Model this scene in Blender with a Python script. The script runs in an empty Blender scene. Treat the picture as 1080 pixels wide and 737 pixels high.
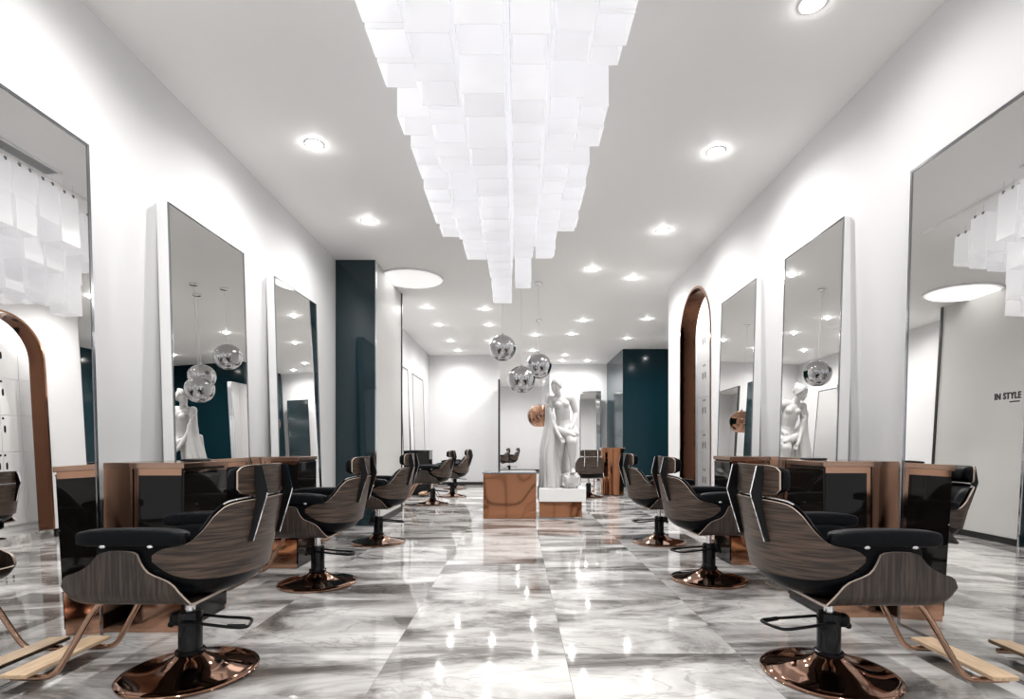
import bpy, bmesh, math, random
from mathutils import Vector, Matrix, noise

random.seed(7)
PI = math.pi
scene = bpy.context.scene
COL = scene.collection

# ------------------------------------------------------------------ materials
def _mat(name):
    m = bpy.data.materials.new(name)
    m.use_nodes = True
    return m, m.node_tree.nodes, m.node_tree.links, m.node_tree.nodes['Principled BSDF']

def simple(name, col, rough=0.5, metal=0.0, spec=0.5, coat=0.0, bump=0.0, bscale=200, bdist=0.002, bdetail=2, var=0.0, vscale=6):
    m, N, L, B = _mat(name)
    B.inputs['Base Color'].default_value = (*col, 1)
    B.inputs['Roughness'].default_value = rough
    B.inputs['Metallic'].default_value = metal
    B.inputs['Specular IOR Level'].default_value = spec
    B.inputs['Coat Weight'].default_value = coat
    B.inputs['Coat Roughness'].default_value = 0.04
    tc = N.new('ShaderNodeTexCoord')
    if var > 0:
        n = N.new('ShaderNodeTexNoise'); n.inputs['Scale'].default_value = vscale
        n.inputs['Detail'].default_value = 4
        mx = N.new('ShaderNodeMix'); mx.data_type = 'RGBA'
        mx.inputs['A'].default_value = (*[c * (1 - var) for c in col], 1)
        mx.inputs['B'].default_value = (*[min(1, c * (1 + var)) for c in col], 1)
        L.new(tc.outputs['Object'], n.inputs['Vector'])
        L.new(n.outputs['Fac'], mx.inputs['Factor'])
        L.new(mx.outputs['Result'], B.inputs['Base Color'])
    if bump > 0:
        n2 = N.new('ShaderNodeTexNoise'); n2.inputs['Scale'].default_value = bscale
        n2.inputs['Detail'].default_value = bdetail
        b = N.new('ShaderNodeBump'); b.inputs['Strength'].default_value = bump
        b.inputs['Distance'].default_value = bdist
        L.new(tc.outputs['Object'], n2.inputs['Vector'])
        L.new(n2.outputs['Fac'], b.inputs['Height'])
        L.new(b.outputs['Normal'], B.inputs['Normal'])
    return m

def wood(name, dark, light, axis='X', rough=0.38):
    m, N, L, B = _mat(name)
    tc = N.new('ShaderNodeTexCoord')
    mp = N.new('ShaderNodeMapping')
    mp.inputs['Scale'].default_value = {'X': (3, 3, 60), 'Z': (60, 3, 3), 'Y': (30, 3, 30)}[axis]
    w = N.new('ShaderNodeTexNoise'); w.inputs['Scale'].default_value = 1.7
    w.inputs['Detail'].default_value = 8; w.inputs['Distortion'].default_value = 0.5
    n = N.new('ShaderNodeTexNoise'); n.inputs['Scale'].default_value = 5
    r = N.new('ShaderNodeValToRGB')
    r.color_ramp.elements[0].position = 0.40; r.color_ramp.elements[0].color = (*dark, 1)
    r.color_ramp.elements[1].position = 0.63; r.color_ramp.elements[1].color = (*light, 1)
    L.new(tc.outputs['Object'], mp.inputs['Vector'])
    L.new(mp.outputs['Vector'], w.inputs['Vector'])
    L.new(w.outputs['Fac'], r.inputs['Fac'])
    L.new(r.outputs['Color'], B.inputs['Base Color'])
    B.inputs['Roughness'].default_value = rough
    return m

def marble_floor():
    m, N, L, B = _mat('grey_marble')
    def nd(t, **k):
        n = N.new(t)
        for a, v in k.items(): setattr(n, a, v)
        return n
    tc = nd('ShaderNodeTexCoord')
    sep = nd('ShaderNodeSeparateXYZ'); L.new(tc.outputs['Object'], sep.inputs[0])
    TX, TY = 0.92, 0.98
    def math_(op, a, b=None):
        n = nd('ShaderNodeMath', operation=op)
        for i, v in enumerate((a, b)):
            if v is None: continue
            if isinstance(v, (int, float)): n.inputs[i].default_value = v
            else: L.new(v, n.inputs[i])
        return n.outputs[0]
    ux = math_('DIVIDE', math_('ADD', sep.outputs[0], 0.67), TX)
    uy = math_('DIVIDE', math_('ADD', sep.outputs[1], 0.13), TY)
    ix = math_('FLOOR', ux); iy = math_('FLOOR', uy)
    cid = nd('ShaderNodeCombineXYZ'); L.new(ix, cid.inputs[0]); L.new(iy, cid.inputs[1])
    wn = nd('ShaderNodeTexWhiteNoise', noise_dimensions='2D'); L.new(cid.outputs[0], wn.inputs['Vector'])
    # tile-local coordinates shifted by a random amount
    sc = nd('ShaderNodeVectorMath', operation='SCALE'); L.new(wn.outputs['Color'], sc.inputs[0]); sc.inputs['Scale'].default_value = 0.9
    ad = nd('ShaderNodeVectorMath', operation='ADD'); L.new(tc.outputs['Object'], ad.inputs[0]); L.new(sc.outputs[0], ad.inputs[1])
    mp = nd('ShaderNodeMapping'); mp.inputs['Rotation'].default_value = (0, 0, math.radians(24))
    mp.inputs['Scale'].default_value = (0.5, 1.45, 1)
    L.new(ad.outputs[0], mp.inputs['Vector'])
    n1 = nd('ShaderNodeTexNoise'); n1.inputs['Scale'].default_value = 1.5; n1.inputs['Detail'].default_value = 9
    n1.inputs['Roughness'].default_value = 0.62; n1.inputs['Distortion'].default_value = 0.9
    L.new(mp.outputs[0], n1.inputs['Vector'])
    r1 = nd('ShaderNodeValToRGB'); cr = r1.color_ramp
    cr.elements[0].position = 0.33; cr.elements[0].color = (0.085, 0.077, 0.072, 1)
    cr.elements[1].position = 0.64; cr.elements[1].color = (0.66, 0.645, 0.63, 1)
    e = cr.elements.new(0.42); e.color = (0.17, 0.158, 0.15, 1)
    e = cr.elements.new(0.51); e.color = (0.43, 0.415, 0.405, 1)
    L.new(n1.outputs['Fac'], r1.inputs['Fac'])
    # fine veins
    n2 = nd('ShaderNodeTexNoise'); n2.inputs['Scale'].default_value = 2.6; n2.inputs['Detail'].default_value = 12
    n2.inputs['Roughness'].default_value = 0.6; n2.inputs['Distortion'].default_value = 0.9
    L.new(mp.outputs[0], n2.inputs['Vector'])
    v = math_('ABSOLUTE', math_('SUBTRACT', n2.outputs['Fac'], 0.5))
    r2 = nd('ShaderNodeValToRGB')
    r2.color_ramp.elements[0].position = 0.0; r2.color_ramp.elements[0].color = (0.45, 0.44, 0.43, 1)
    r2.color_ramp.elements[1].position = 0.022; r2.color_ramp.elements[1].color = (1, 1, 1, 1)
    L.new(v, r2.inputs['Fac'])
    mul = nd('ShaderNodeMix', data_type='RGBA', blend_type='MULTIPLY'); mul.inputs['Factor'].default_value = 0.55
    L.new(r1.outputs['Color'], mul.inputs['A']); L.new(r2.outputs['Color'], mul.inputs['B'])
    # joints
    fx = math_('SUBTRACT', ux, ix); fy = math_('SUBTRACT', uy, iy)
    jx = math_('LESS_THAN', math_('MULTIPLY', math_('MINIMUM', fx, math_('SUBTRACT', 1.0, fx)), TX), 0.0018)
    jy = math_('LESS_THAN', math_('MULTIPLY', math_('MINIMUM', fy, math_('SUBTRACT', 1.0, fy)), TY), 0.0018)
    jj = math_('MAXIMUM', jx, jy)
    mj = nd('ShaderNodeMix', data_type='RGBA'); L.new(math_('MULTIPLY', jj, 0.6), mj.inputs['Factor'])
    L.new(mul.outputs['Result'], mj.inputs['A']); mj.inputs['B'].default_value = (0.2, 0.19, 0.18, 1)
    L.new(mj.outputs['Result'], B.inputs['Base Color'])
    B.inputs['Roughness'].default_value = 0.045
    B.inputs['Specular IOR Level'].default_value = 0.65
    return m

def lantern_mat():
    m, N, L, B = _mat('frosted_acrylic')
    out = N['Material Output']
    d = N.new('ShaderNodeBsdfDiffuse'); d.inputs['Color'].default_value = (0.93, 0.93, 0.945, 1)
    t = N.new('ShaderNodeBsdfTranslucent'); t.inputs['Color'].default_value = (0.95, 0.95, 0.96, 1)
    g = N.new('ShaderNodeBsdfGlossy'); g.inputs['Roughness'].default_value = 0.25
    tr = N.new('ShaderNodeBsdfTransparent')
    m1 = N.new('ShaderNodeMixShader'); m1.inputs[0].default_value = 0.6
    m2 = N.new('ShaderNodeMixShader'); m2.inputs[0].default_value = 0.04
    m3 = N.new('ShaderNodeMixShader'); m3.inputs[0].default_value = 0.12
    L.new(d.outputs[0], m1.inputs[1]); L.new(t.outputs[0], m1.inputs[2])
    L.new(m1.outputs[0], m2.inputs[1]); L.new(g.outputs[0], m2.inputs[2])
    L.new(m2.outputs[0], m3.inputs[1]); L.new(tr.outputs[0], m3.inputs[2])
    em = N.new('ShaderNodeEmission'); em.inputs['Color'].default_value = (1, 0.99, 0.985, 1); em.inputs['Strength'].default_value = 0.06  # even glow put into the sheets instead of lamps inside the tubes
    ads = N.new('ShaderNodeAddShader'); L.new(m3.outputs[0], ads.inputs[0]); L.new(em.outputs[0], ads.inputs[1])
    L.new(ads.outputs[0], out.inputs['Surface'])
    return m

def emit(name, col, s):
    m, N, L, B = _mat(name)
    B.inputs['Base Color'].default_value = (0.9, 0.9, 0.9, 1)
    B.inputs['Emission Color'].default_value = (*col, 1)
    B.inputs['Emission Strength'].default_value = s
    return m

M = dict(
    wall=simple('white_plaster', (0.66, 0.658, 0.665), 0.6, bump=0.05, bscale=90),
    ceil=simple('ceiling_paint', (0.90, 0.895, 0.885), 0.6, spec=0.15),
    soft=simple('pillar_white', (0.58, 0.575, 0.565), 0.5),
    floor=marble_floor(),
    teal=simple('teal_lacquer', (0.0040, 0.018, 0.024), 0.06, spec=0.6, var=0.15, vscale=1.5),
    mirror=simple('silvered_glass', (0.80, 0.795, 0.785), 0.0, metal=1.0),
    mirror_side=simple('white_lacquer_edge', (0.80, 0.80, 0.80), 0.3),
    globe=simple('mirror_globe_glass', (0.50, 0.50, 0.51), 0.03, metal=1.0),
    tealwall=simple('teal_matt_lacquer', (0.0040, 0.020, 0.027), 0.12, spec=0.22),
    chrome=simple('chrome', (0.75, 0.76, 0.78), 0.06, metal=1.0),
    darkchrome=simple('dark_chrome', (0.32, 0.33, 0.35), 0.12, metal=1.0),
    steel=simple('brushed_steel', (0.6, 0.6, 0.61), 0.25, metal=1.0),
    copper=simple('polished_copper', (0.38, 0.165, 0.085), 0.06, metal=1.0, var=0.12, vscale=2, bump=1.0, bscale=1.2, bdist=0.08, bdetail=0),
    copperflat=simple('copper_sheet', (0.58, 0.33, 0.22), 0.10, metal=1.0),
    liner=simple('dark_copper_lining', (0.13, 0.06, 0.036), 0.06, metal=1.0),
    rose=simple('rose_gold', (0.34, 0.195, 0.135), 0.06, metal=1.0),
    tubec=simple('rose_gold_tube', (0.52, 0.33, 0.24), 0.14, metal=1.0),
    bronze=simple('bronze_glass', (0.007, 0.006, 0.0055), 0.03, spec=0.3),
    black=simple('black_lacquer', (0.004, 0.004, 0.005), 0.16, spec=0.3),
    blackm=simple('black_metal', (0.005, 0.005, 0.006), 0.34, spec=0.2),
    leather=simple('black_leather', (0.003, 0.0036, 0.005), 0.36, spec=0.09, bump=0.25, bscale=160),
    walnut=wood('walnut_veneer', (0.016, 0.0095, 0.0065), (0.086, 0.055, 0.038), 'X'),
    walnutv=wood('walnut_veneer_upright', (0.012, 0.008, 0.006), (0.054, 0.037, 0.028), 'Z'),
    edge=simple('plywood_edge', (0.42, 0.34, 0.28), 0.3),
    plate=wood('pale_oak', (0.50, 0.35, 0.22), (0.66, 0.49, 0.33), 'Y', 0.45),
    marble=simple('white_statue_stone', (0.55, 0.547, 0.54), 0.45, var=0.04, vscale=5),
    plinth=simple('white_plinth', (0.82, 0.82, 0.815), 0.4),
    acryl=lantern_mat(),
    lens=emit('lamp_lens', (1.0, 0.985, 0.96), 18.0),
    disc=emit('disc_diffuser', (1.0, 0.99, 0.98), 0.28),
    dark=simple('plain_black', (0.012, 0.012, 0.012), 0.4),  # plain black of skirtings, mirror frames and lettering
    grille=simple('grille_grey', (0.45, 0.45, 0.45), 0.4),
    locker=simple('locker_white', (0.78, 0.775, 0.77), 0.3),
    cord=simple('clear_cord', (0.55, 0.55, 0.55), 0.3),
)

# ------------------------------------------------------------------ mesh helpers
def link(o, parent=None):
    COL.objects.link(o)
    if parent is not None: o.parent = parent
    return o

def obj(name, bm, mats, parent=None, smooth=False, angle=None):
    bmesh.ops.recalc_face_normals(bm, faces=bm.faces)
    me = bpy.data.meshes.new(name)
    bm.to_mesh(me); bm.free()
    for m in (mats if isinstance(mats, (list, tuple)) else [mats]):
        me.materials.append(m)
    if smooth:
        for p in me.polygons: p.use_smooth = True
        if angle is not None:
            me.set_sharp_from_angle(angle=math.radians(angle))
    return link(bpy.data.objects.new(name, me), parent)

def thing(name, label, cat, loc=(0, 0, 0), rz=0, group=None):
    o = bpy.data.objects.new(name, None)
    o.empty_display_size = 0.1
    link(o)
    o.location = loc; o.rotation_euler = (0, 0, rz)
    o['label'] = label; o['category'] = cat
    if group: o['group'] = group
    return o

def tag(o, label, cat, group=None):
    o['label'] = label; o['category'] = cat
    if group: o['group'] = group
    return o

def struct(name, bm, m, parent=None, smooth=False, label=None, cat=None):
    o = obj(name, bm, m, parent, smooth, 35 if smooth else None)
    if parent is None: o['kind'] = 'structure'
    if label: o['label'] = label
    if cat: o['category'] = cat
    return o

def copy_tree(o, parent=None):
    c = o.copy(); COL.objects.link(c)
    if parent is not None: c.parent = parent
    for ch in list(o.children): copy_tree(ch, c)
    return c

def box(bm, x0, x1, y0, y1, z0, z1, bev=0.0, seg=2, mi=0):
    g = bmesh.ops.create_cube(bm, size=1.0)
    vs = g['verts']
    for v in vs:
        v.co = Vector(((x0 + x1) / 2 + v.co.x * (x1 - x0), (y0 + y1) / 2 + v.co.y * (y1 - y0), (z0 + z1) / 2 + v.co.z * (z1 - z0)))
    fs = list({f for v in vs for f in v.link_faces})
    for f in fs: f.material_index = mi
    if bev > 0:
        es = list({e for v in vs for e in v.link_edges})
        bmesh.ops.bevel(bm, geom=es, offset=bev, segments=seg, affect='EDGES', profile=0.5)
    return bm

def B_(*a, **k):
    return box(bmesh.new(), *a, **k)

def lathe(bm, prof, seg=48, c=(0, 0, 0), mi=0):
    rings = []
    for r, z in prof:
        if r < 1e-6:
            rings.append([bm.verts.new((c[0], c[1], c[2] + z))])
        else:
            rings.append([bm.verts.new((c[0] + r * math.cos(2 * PI * k / seg), c[1] + r * math.sin(2 * PI * k / seg), c[2] + z)) for k in range(seg)])
    for a, b in zip(rings, rings[1:]):
        for k in range(seg):
            k2 = (k + 1) % seg
            if len(a) == 1 and len(b) == 1: continue
            if len(a) == 1: f = bm.faces.new((a[0], b[k], b[k2]))
            elif len(b) == 1: f = bm.faces.new((a[k], a[k2], b[0]))
            else: f = bm.faces.new((a[k], a[k2], b[k2], b[k]))
            f.material_index = mi
    return bm

def catmull(pts, n=6):
    P = [Vector(p) for p in pts]
    out = []
    for i in range(len(P) - 1):
        p0 = P[i - 1] if i > 0 else P[i] * 2 - P[i + 1]
        p1, p2 = P[i], P[i + 1]
        p3 = P[i + 2] if i + 2 < len(P) else P[i + 1] * 2 - P[i]
        for k in range(n):
            t = k / n
            out.append(0.5 * ((2 * p1) + (-p0 + p2) * t + (2 * p0 - 5 * p1 + 4 * p2 - p3) * t * t + (-p0 + 3 * p1 - 3 * p2 + p3) * t ** 3))
    out.append(P[-1])
    return out

def tube(bm, pts, r, seg=10, mi=0, caps=True, radii=None):
    pts = [Vector(p) for p in pts]
    n = len(pts)
    up = Vector((0, 0, 1)); rings = []
    prev = None
    for i, p in enumerate(pts):
        t = (pts[min(i + 1, n - 1)] - pts[max(i - 1, 0)]).normalized()
        if prev is None:
            a = up if abs(t.z) < 0.9 else Vector((1, 0, 0))
            u = t.cross(a).normalized()
        else:
            u = (prev - t * prev.dot(t)).normalized()
        prev = u
        w = t.cross(u)
        rr = radii[i] if radii else r
        rings.append([bm.verts.new(p + u * rr * math.cos(2 * PI * k / seg) + w * rr * math.sin(2 * PI * k / seg)) for k in range(seg)])
    for a, b in zip(rings, rings[1:]):
        for k in range(seg):
            f = bm.faces.new((a[k], a[(k + 1) % seg], b[(k + 1) % seg], b[k])); f.material_index = mi
    if caps:
        f = bm.faces.new(rings[0][::-1]); f.material_index = mi
        f = bm.faces.new(rings[-1]); f.material_index = mi
    return bm

def shell(bm, P, thick, mi=0, rim=1):
    """P: grid [i][j] of points; makes a two-sided plate of the given thickness."""
    ni, nj = len(P), len(P[0])
    P = [[Vector(p) for p in row] for row in P]
    def nrm(i, j):
        du = P[min(i + 1, ni - 1)][j] - P[max(i - 1, 0)][j]
        dv = P[i][min(j + 1, nj - 1)] - P[i][max(j - 1, 0)]
        n = du.cross(dv)
        return n.normalized() if n.length > 1e-9 else Vector((0, 0, 1))
    A = [[bm.verts.new(P[i][j]) for j in range(nj)] for i in range(ni)]
    Bv = [[bm.verts.new(P[i][j] + nrm(i, j) * thick) for j in range(nj)] for i in range(ni)]
    for i in range(ni - 1):
        for j in range(nj - 1):
            f = bm.faces.new((A[i][j], A[i + 1][j], A[i + 1][j + 1], A[i][j + 1])); f.material_index = mi
            f = bm.faces.new((Bv[i][j], Bv[i][j + 1], Bv[i + 1][j + 1], Bv[i + 1][j])); f.material_index = mi
    loop = [(i, 0) for i in range(ni)] + [(ni - 1, j) for j in range(1, nj)] + [(i, nj - 1) for i in range(ni - 2, -1, -1)] + [(0, j) for j in range(nj - 2, 0, -1)]
    for a, b in zip(loop, loop[1:] + loop[:1]):
        f = bm.faces.new((A[a[0]][a[1]], A[b[0]][b[1]], Bv[b[0]][b[1]], Bv[a[0]][a[1]])); f.material_index = rim
    return bm

def lerp_table(tab, x):
    if x <= tab[0][0]: return tab[0][1]
    for i in range(len(tab) - 1):
        (a, ya), (b, yb) = tab[i], tab[i + 1]
        if x <= b:
            s = (yb - ya) / (b - a)
            def slope(k):
                if k == 0 or k == len(tab) - 1: return s
                s0 = (tab[k][1] - tab[k - 1][1]) / (tab[k][0] - tab[k - 1][0])
                s1 = (tab[k + 1][1] - tab[k][1]) / (tab[k + 1][0] - tab[k][0])
                return 0.0 if s0 * s1 <= 0 else 2 * s0 * s1 / (s0 + s1)
            m0, m1 = slope(i), slope(i + 1); hh = b - a; t = (x - a) / hh
            return (2 * t ** 3 - 3 * t * t + 1) * ya + (t ** 3 - 2 * t * t + t) * hh * m0 + (3 * t * t - 2 * t ** 3) * yb + (t ** 3 - t * t) * hh * m1
    return tab[-1][1]

def squash(bm, cx, cy, cz, rx, ry, rz, n=3.0, u=28, v=18, mi=0):
    """superellipsoid pad"""
    def sp(c, e): return math.copysign(abs(c) ** e, c)
    e = 2.0 / n
    prof = []
    rings = []
    for j in range(v + 1):
        ph = -PI / 2 + PI * j / v
        cz_, cr = sp(math.sin(ph), e), sp(math.cos(ph), e)
        if j in (0, v):
            rings.append([bm.verts.new((cx, cy, cz + rz * cz_))])
        else:
            rings.append([bm.verts.new((cx + rx * cr * sp(math.cos(2 * PI * k / u), e), cy + ry * cr * sp(math.sin(2 * PI * k / u), e), cz + rz * cz_)) for k in range(u)])
    for a, b in zip(rings, rings[1:]):
        for k in range(u):
            k2 = (k + 1) % u
            if len(a) == 1: f = bm.faces.new((a[0], b[k], b[k2]))
            elif len(b) == 1: f = bm.faces.new((a[k], a[k2], b[0]))
            else: f = bm.faces.new((a[k], a[k2], b[k2], b[k]))
            f.material_index = mi
    return bm

# ------------------------------------------------------------------ layout numbers
CEIL = 3.65
XL, XR = -2.5, 2.45

# ------------------------------------------------------------------ the room
struct('floor', B_(-4.6, 6.2, -3.2, 23.4, -0.12, 0.0), M['floor'])
struct('ceiling', B_(-4.6, 6.2, -3.2, 23.4, CEIL, CEIL + 0.15), M['ceil'])
struct('wall_left', B_(XL - 0.2, XL, -3.0, 7.284, 0, CEIL), M['wall'])

# teal and white pillar at the end of the left wall
pb = bmesh.new(); box(pb, XL - 0.2, -1.95, 7.31, 8.90, 0, CEIL)
for f in pb.faces: f.material_index = 0
po = struct('pillar', pb, M['soft'])
obj('lacquer_panel', B_(XL + 0.001, -1.955, 7.285, 7.31, 0, CEIL), M['teal'], po)
obj('corner_strip', B_(-1.965, -1.935, 8.88, 8.925, 0, CEIL), M['dark'], po)
obj('edge_strip', B_(-1.955, -1.942, 7.283, 7.312, 0, CEIL), M['chrome'], po)
obj('skirting_strip', B_(-1.95, -1.935, 7.312, 8.88, 0, 0.09), M['dark'], po)

struct('wall_left.001', B_(XL - 0.2, XL, 8.926, 15.0, 0, CEIL), M['wall'])
struct('wall_back', B_(-2.7, -0.52, 15.0, 15.15, 0, CEIL), M['wall'])
struct('baseboard_back', B_(-2.5, -0.52, 14.985, 15.0, 0, 0.08), M['dark'])
struct('wall_back.001', B_(0.80, 2.80, 16.6, 16.75, 0, CEIL), M['wall'])
struct('wall_far', B_(-2.6, 2.8, 22.8, 22.95, 0, CEIL), M['wall'])
struct('baseboard_far', B_(-2.6, 2.8, 22.78, 22.8, 0, 0.09), M['dark'])
struct('wall_far_left', B_(-2.8, -2.6, 15.151, 22.95, 0, CEIL), M['wall'])
struct('wall_far_right', B_(2.8, 2.95, 16.751, 22.95, 0, CEIL), M['wall'])

# right wall with arched opening
AY0, AY1, ASP = 6.74, 7.98, 2.65
AR = (AY1 - AY0) / 2; AC = (AY0 + AY1) / 2
RT = 0.21
def wall_arch():
    bm = bmesh.new()
    n = 28
    arc = [(AC + AR * math.cos(PI - PI * k / n), ASP + AR * math.sin(PI - PI * k / n)) for k in range(n + 1)]
    def slab(quad):
        a = [bm.verts.new((XR, y, z)) for y, z in quad]
        b = [bm.verts.new((XR + RT, y, z)) for y, z in quad]
        bm.faces.new(a); bm.faces.new(b[::-1])
        m = len(quad)
        for i in range(m):
            bm.faces.new((a[i], b[i], b[(i + 1) % m], a[(i + 1) % m]))
    slab([(-3.0, 0), (AY0, 0), (AY0, CEIL), (-3.0, CEIL)])
    slab([(AY1, 0), (8.63, 0), (8.63, CEIL), (AY1, CEIL)])
    for (y0, z0), (y1, z1) in zip(arc, arc[1:]):
        slab([(y0, z0), (y1, z1), (y1, CEIL), (y0, CEIL)])
    bmesh.ops.remove_doubles(bm, verts=bm.verts, dist=1e-5)
    # drop interior faces between neighbouring slabs
    seen = {}
    for f in list(bm.faces):
        k = tuple(sorted(v.index for v in f.verts)); 
    return bm
struct('wall_right', wall_arch(), M['wall'])

def arch_lining():
    bm = bmesh.new()
    n = 28
    path = [(AY0, 0.12)] + [(AC + AR * math.cos(PI - PI * k / n), ASP + AR * math.sin(PI - PI * k / n)) for k in range(n + 1)] + [(AY1, 0.12)]
    c = (AC, ASP)
    def inn(y, z, t):
        if z <= ASP: return (y + t if y < AC else y - t, z)
        d = Vector((y - c[0], z - c[1])); d.normalize()
        return (y - d.x * t, z - d.y * t)
    rows = []
    for y, z in path:
        yi, zi = inn(y, z, 0.012); yo, zo = inn(y, z, -0.018)
        rows.append([bm.verts.new(p) for p in ((XR - 0.012, yo, zo), (XR - 0.012, yi, zi), (XR + RT + 0.01, yi, zi), (XR + RT + 0.01, yo, zo), (XR - 0.001, yo, zo))])
    for a, b in zip(rows, rows[1:]):
        for j in range(3):
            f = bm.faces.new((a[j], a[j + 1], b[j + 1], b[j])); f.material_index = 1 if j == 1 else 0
    return bm
struct('trim_1', arch_lining(), [M['copperflat'], M['liner']], smooth=True, label='copper lining of the arched opening in the right wall')

# locker room behind the arch
struct('floor_step', B_(XR + 0.0, 3.7, 5.9, 8.62, 0.001, 0.12), M['floor'])
struct('wall_locker_room', B_(3.45, 3.6, 5.5, 9.0, 0, CEIL), M['wall'])
struct('wall_locker_room.001', B_(XR + RT, 3.45, 5.4, 5.5, 0, CEIL), M['dark'])  # unseen end wall, coloured black so the arch lining reflects dark
struct('wall_locker_room.002', B_(XR + RT, 3.45, 8.75, 8.9, 0, CEIL), M['wall'])
struct('baseboard_right', B_(XR - 0.014, XR, 3.0, AY0 - 0.02, 0, 0.09), M['dark'])
struct('baseboard_right.001', B_(XR - 0.014, XR, AY1 + 0.02, 8.63, 0, 0.09), M['dark'])
struct('baseboard_left', B_(XL, XL + 0.014, -2.9, 7.28, 0, 0.09), M['dark'])

# teal block at the far right and the wall beside it
struct('wall_teal', B_(2.77, 4.9, 14.0, 16.5, 0, CEIL), M['tealwall'], label='dark teal lacquered block at the far right', cat='wall')
struct('wall_right_annex', B_(4.7, 4.9, 8.9, 14.0, 0, CEIL), M['tealwall'])
struct('wall_annex_front', B_(3.6, 4.9, 8.75, 8.9, 0, CEIL), M['wall'])

# unseen shop front behind the camera, its opening added to let fill light in
fb = bmesh.new()
box(fb, XL - 0.2, XL + 0.25, -3.2, -3.0, 0, CEIL); box(fb, XR - 0.25, XR + RT, -3.2, -3.0, 0, CEIL)
box(fb, XL + 0.25, XR - 0.25, -3.2, -3.0, 3.2, CEIL)
struct('wall_front', fb, M['wall'])
wf = bmesh.new()
for x in (XL + 0.25, -0.85, 0.8, XR - 0.31):
    box(wf, x, x + 0.06, -3.14, -3.06, 0, 3.2)
box(wf, XL + 0.25, XR - 0.25, -3.14, -3.06, 3.14, 3.2); box(wf, XL + 0.25, XR - 0.25, -3.14, -3.06, 0, 0.06)
struct('fill_window_1', wf, M['blackm'])

# ------------------------------------------------------------------ downlights
def make_downlight():
    t = thing('downlight', 'x', 'downlight')
    bm = bmesh.new()
    lathe(bm, [(0.066, -0.001), (0.067, -0.004), (0.074, -0.004), (0.076, 0.0), (0.076, 0.004)], 28)
    obj('trim_ring', bm, M['mirror_side'], t, True, 40)
    bm = bmesh.new(); lathe(bm, [(0, -0.0045), (0.05, -0.0044), (0.0665, -0.0034), (0.0665, 0.003)], 24)
    obj('lens', bm, M['lens'], t, True, 40)
    return t

def spot(parent, loc, w, col=(1, 0.985, 0.965)):
    d = bpy.data.lights.new('lamp_light', 'SPOT'); d.energy = w; d.spot_size = math.radians(166); d.spot_blend = 1.0
    d.shadow_soft_size = 0.03; d.color = col
    o = bpy.data.objects.new('lamp_light', d); link(o, parent); o.location = loc
    d2 = bpy.data.lights.new('lamp_glow', 'POINT'); d2.energy = w * 0.013; d2.shadow_soft_size = 0.01; d2.color = col
    o2 = bpy.data.objects.new('lamp_glow', d2); link(o2, parent); o2.location = (loc[0], loc[1], -0.022)
    return o

def lamp(parent, loc, w, size=0.09, spread=160, col=(1, 0.985, 0.965)):
    d = bpy.data.lights.new('lamp_light', 'AREA'); d.shape = 'DISK'; d.size = size
    d.energy = w; d.spread = math.radians(spread); d.color = col
    o = bpy.data.objects.new('lamp_light', d); link(o, parent); o.location = loc
    return o

W_DL = 46
DL = [
    (1.70, 3.06, 'downlight at the top edge of the picture on the right'),
    (1.72, 4.60, 'large bright downlight over the first two right chairs, between wall and chandelier'),
    (1.72, 6.29, 'second downlight along the right wall, above the arched opening'),
    (1.76, 8.07, 'downlight near the end corner of the right wall'),
    (1.08, 7.68, 'downlight right of the chandelier tip, left of the corner one'),
    (-1.70, 2.72, 'downlight over the first left chair, nearest of the left wall row'),
    (-1.72, 4.49, 'bright downlight left of the chandelier, above the second left mirror'),
    (-1.70, 6.03, 'downlight left of the chandelier, in front of the round disc light'),
    (-1.68, 9.78, 'downlight just behind the round disc light by the white pillar'),
    (-0.60, 9.90, 'downlight above the highest silver globe, nearest of its row'),
    (-1.66, 11.2, 'second downlight behind the disc light in the left far row'),
    (-0.60, 11.2, 'second downlight in the row above the highest silver globe'),
    (-1.63, 12.9, 'last downlight of the left far row by the back wall'),
    (-0.62, 12.9, 'last downlight in the row above the highest silver globe'),
    (1.33, 10.8, 'downlight above the statue head, nearest one right of the globes'),
    (2.60, 10.66, 'downlight in front of the dark teal block, nearest one'),
    (1.23, 12.1, 'second downlight above the statue, right of the globes'),
    (2.60, 12.6, 'second downlight close to the dark teal block'),
    (1.33, 14.9, 'small far downlight above the statue shoulder'),
    (1.33, 15.9, 'smallest far downlight by the back wall over the statue'),
    (2.10, 15.9, 'small far downlight left of the teal block corner'),
]
dl0 = make_downlight()
for i, (x, y, lab) in enumerate(DL):
    o = dl0 if i == 0 else copy_tree(dl0)
    o.location = (x, y, CEIL - 0.0005); o['label'] = lab; o['group'] = 'round ceiling downlights'
    spot(o, (0, 0, -0.012), W_DL)
# copies of the downlight added only to brighten the rooms
FILL_DL = [((1.7, 1.4), 'added fill downlight over the right wall before the first right mirror'),
        ((-1.7, 1.3), 'added fill downlight over the left wall before the first left mirror')]
FILL_DL += [(p, 'added fill downlight behind the viewpoint, towards the front opening') for p in ((1.7, -0.3), (-1.7, -0.3), (0, -1.6), (1.7, -1.9), (-1.7, -1.9))]
FILL_DL += [(p, 'added fill downlight in the far back room beyond the opening') for p in ((0.0, 18.5), (0.0, 21), (1.7, 19.0), (-1.5, 19.0), (1.2, 20.8), (-1.2, 20.8), (0.3, 17.2))]
FILL_DL += [((3.7, 10.7), 'nearer added fill downlight in the side bay before the teal block'), ((3.7, 12.6), 'farther added fill downlight in the side bay before the teal block'),
         ((0.4, 12.2), 'far added fill downlight showing just above the silver globe by the statue'), ((0.4, 14.2), 'small far added fill downlight low above the statue head'),
         ((-1.6, 14.2), 'rearmost added fill downlight over the far left chairs')]
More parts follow.
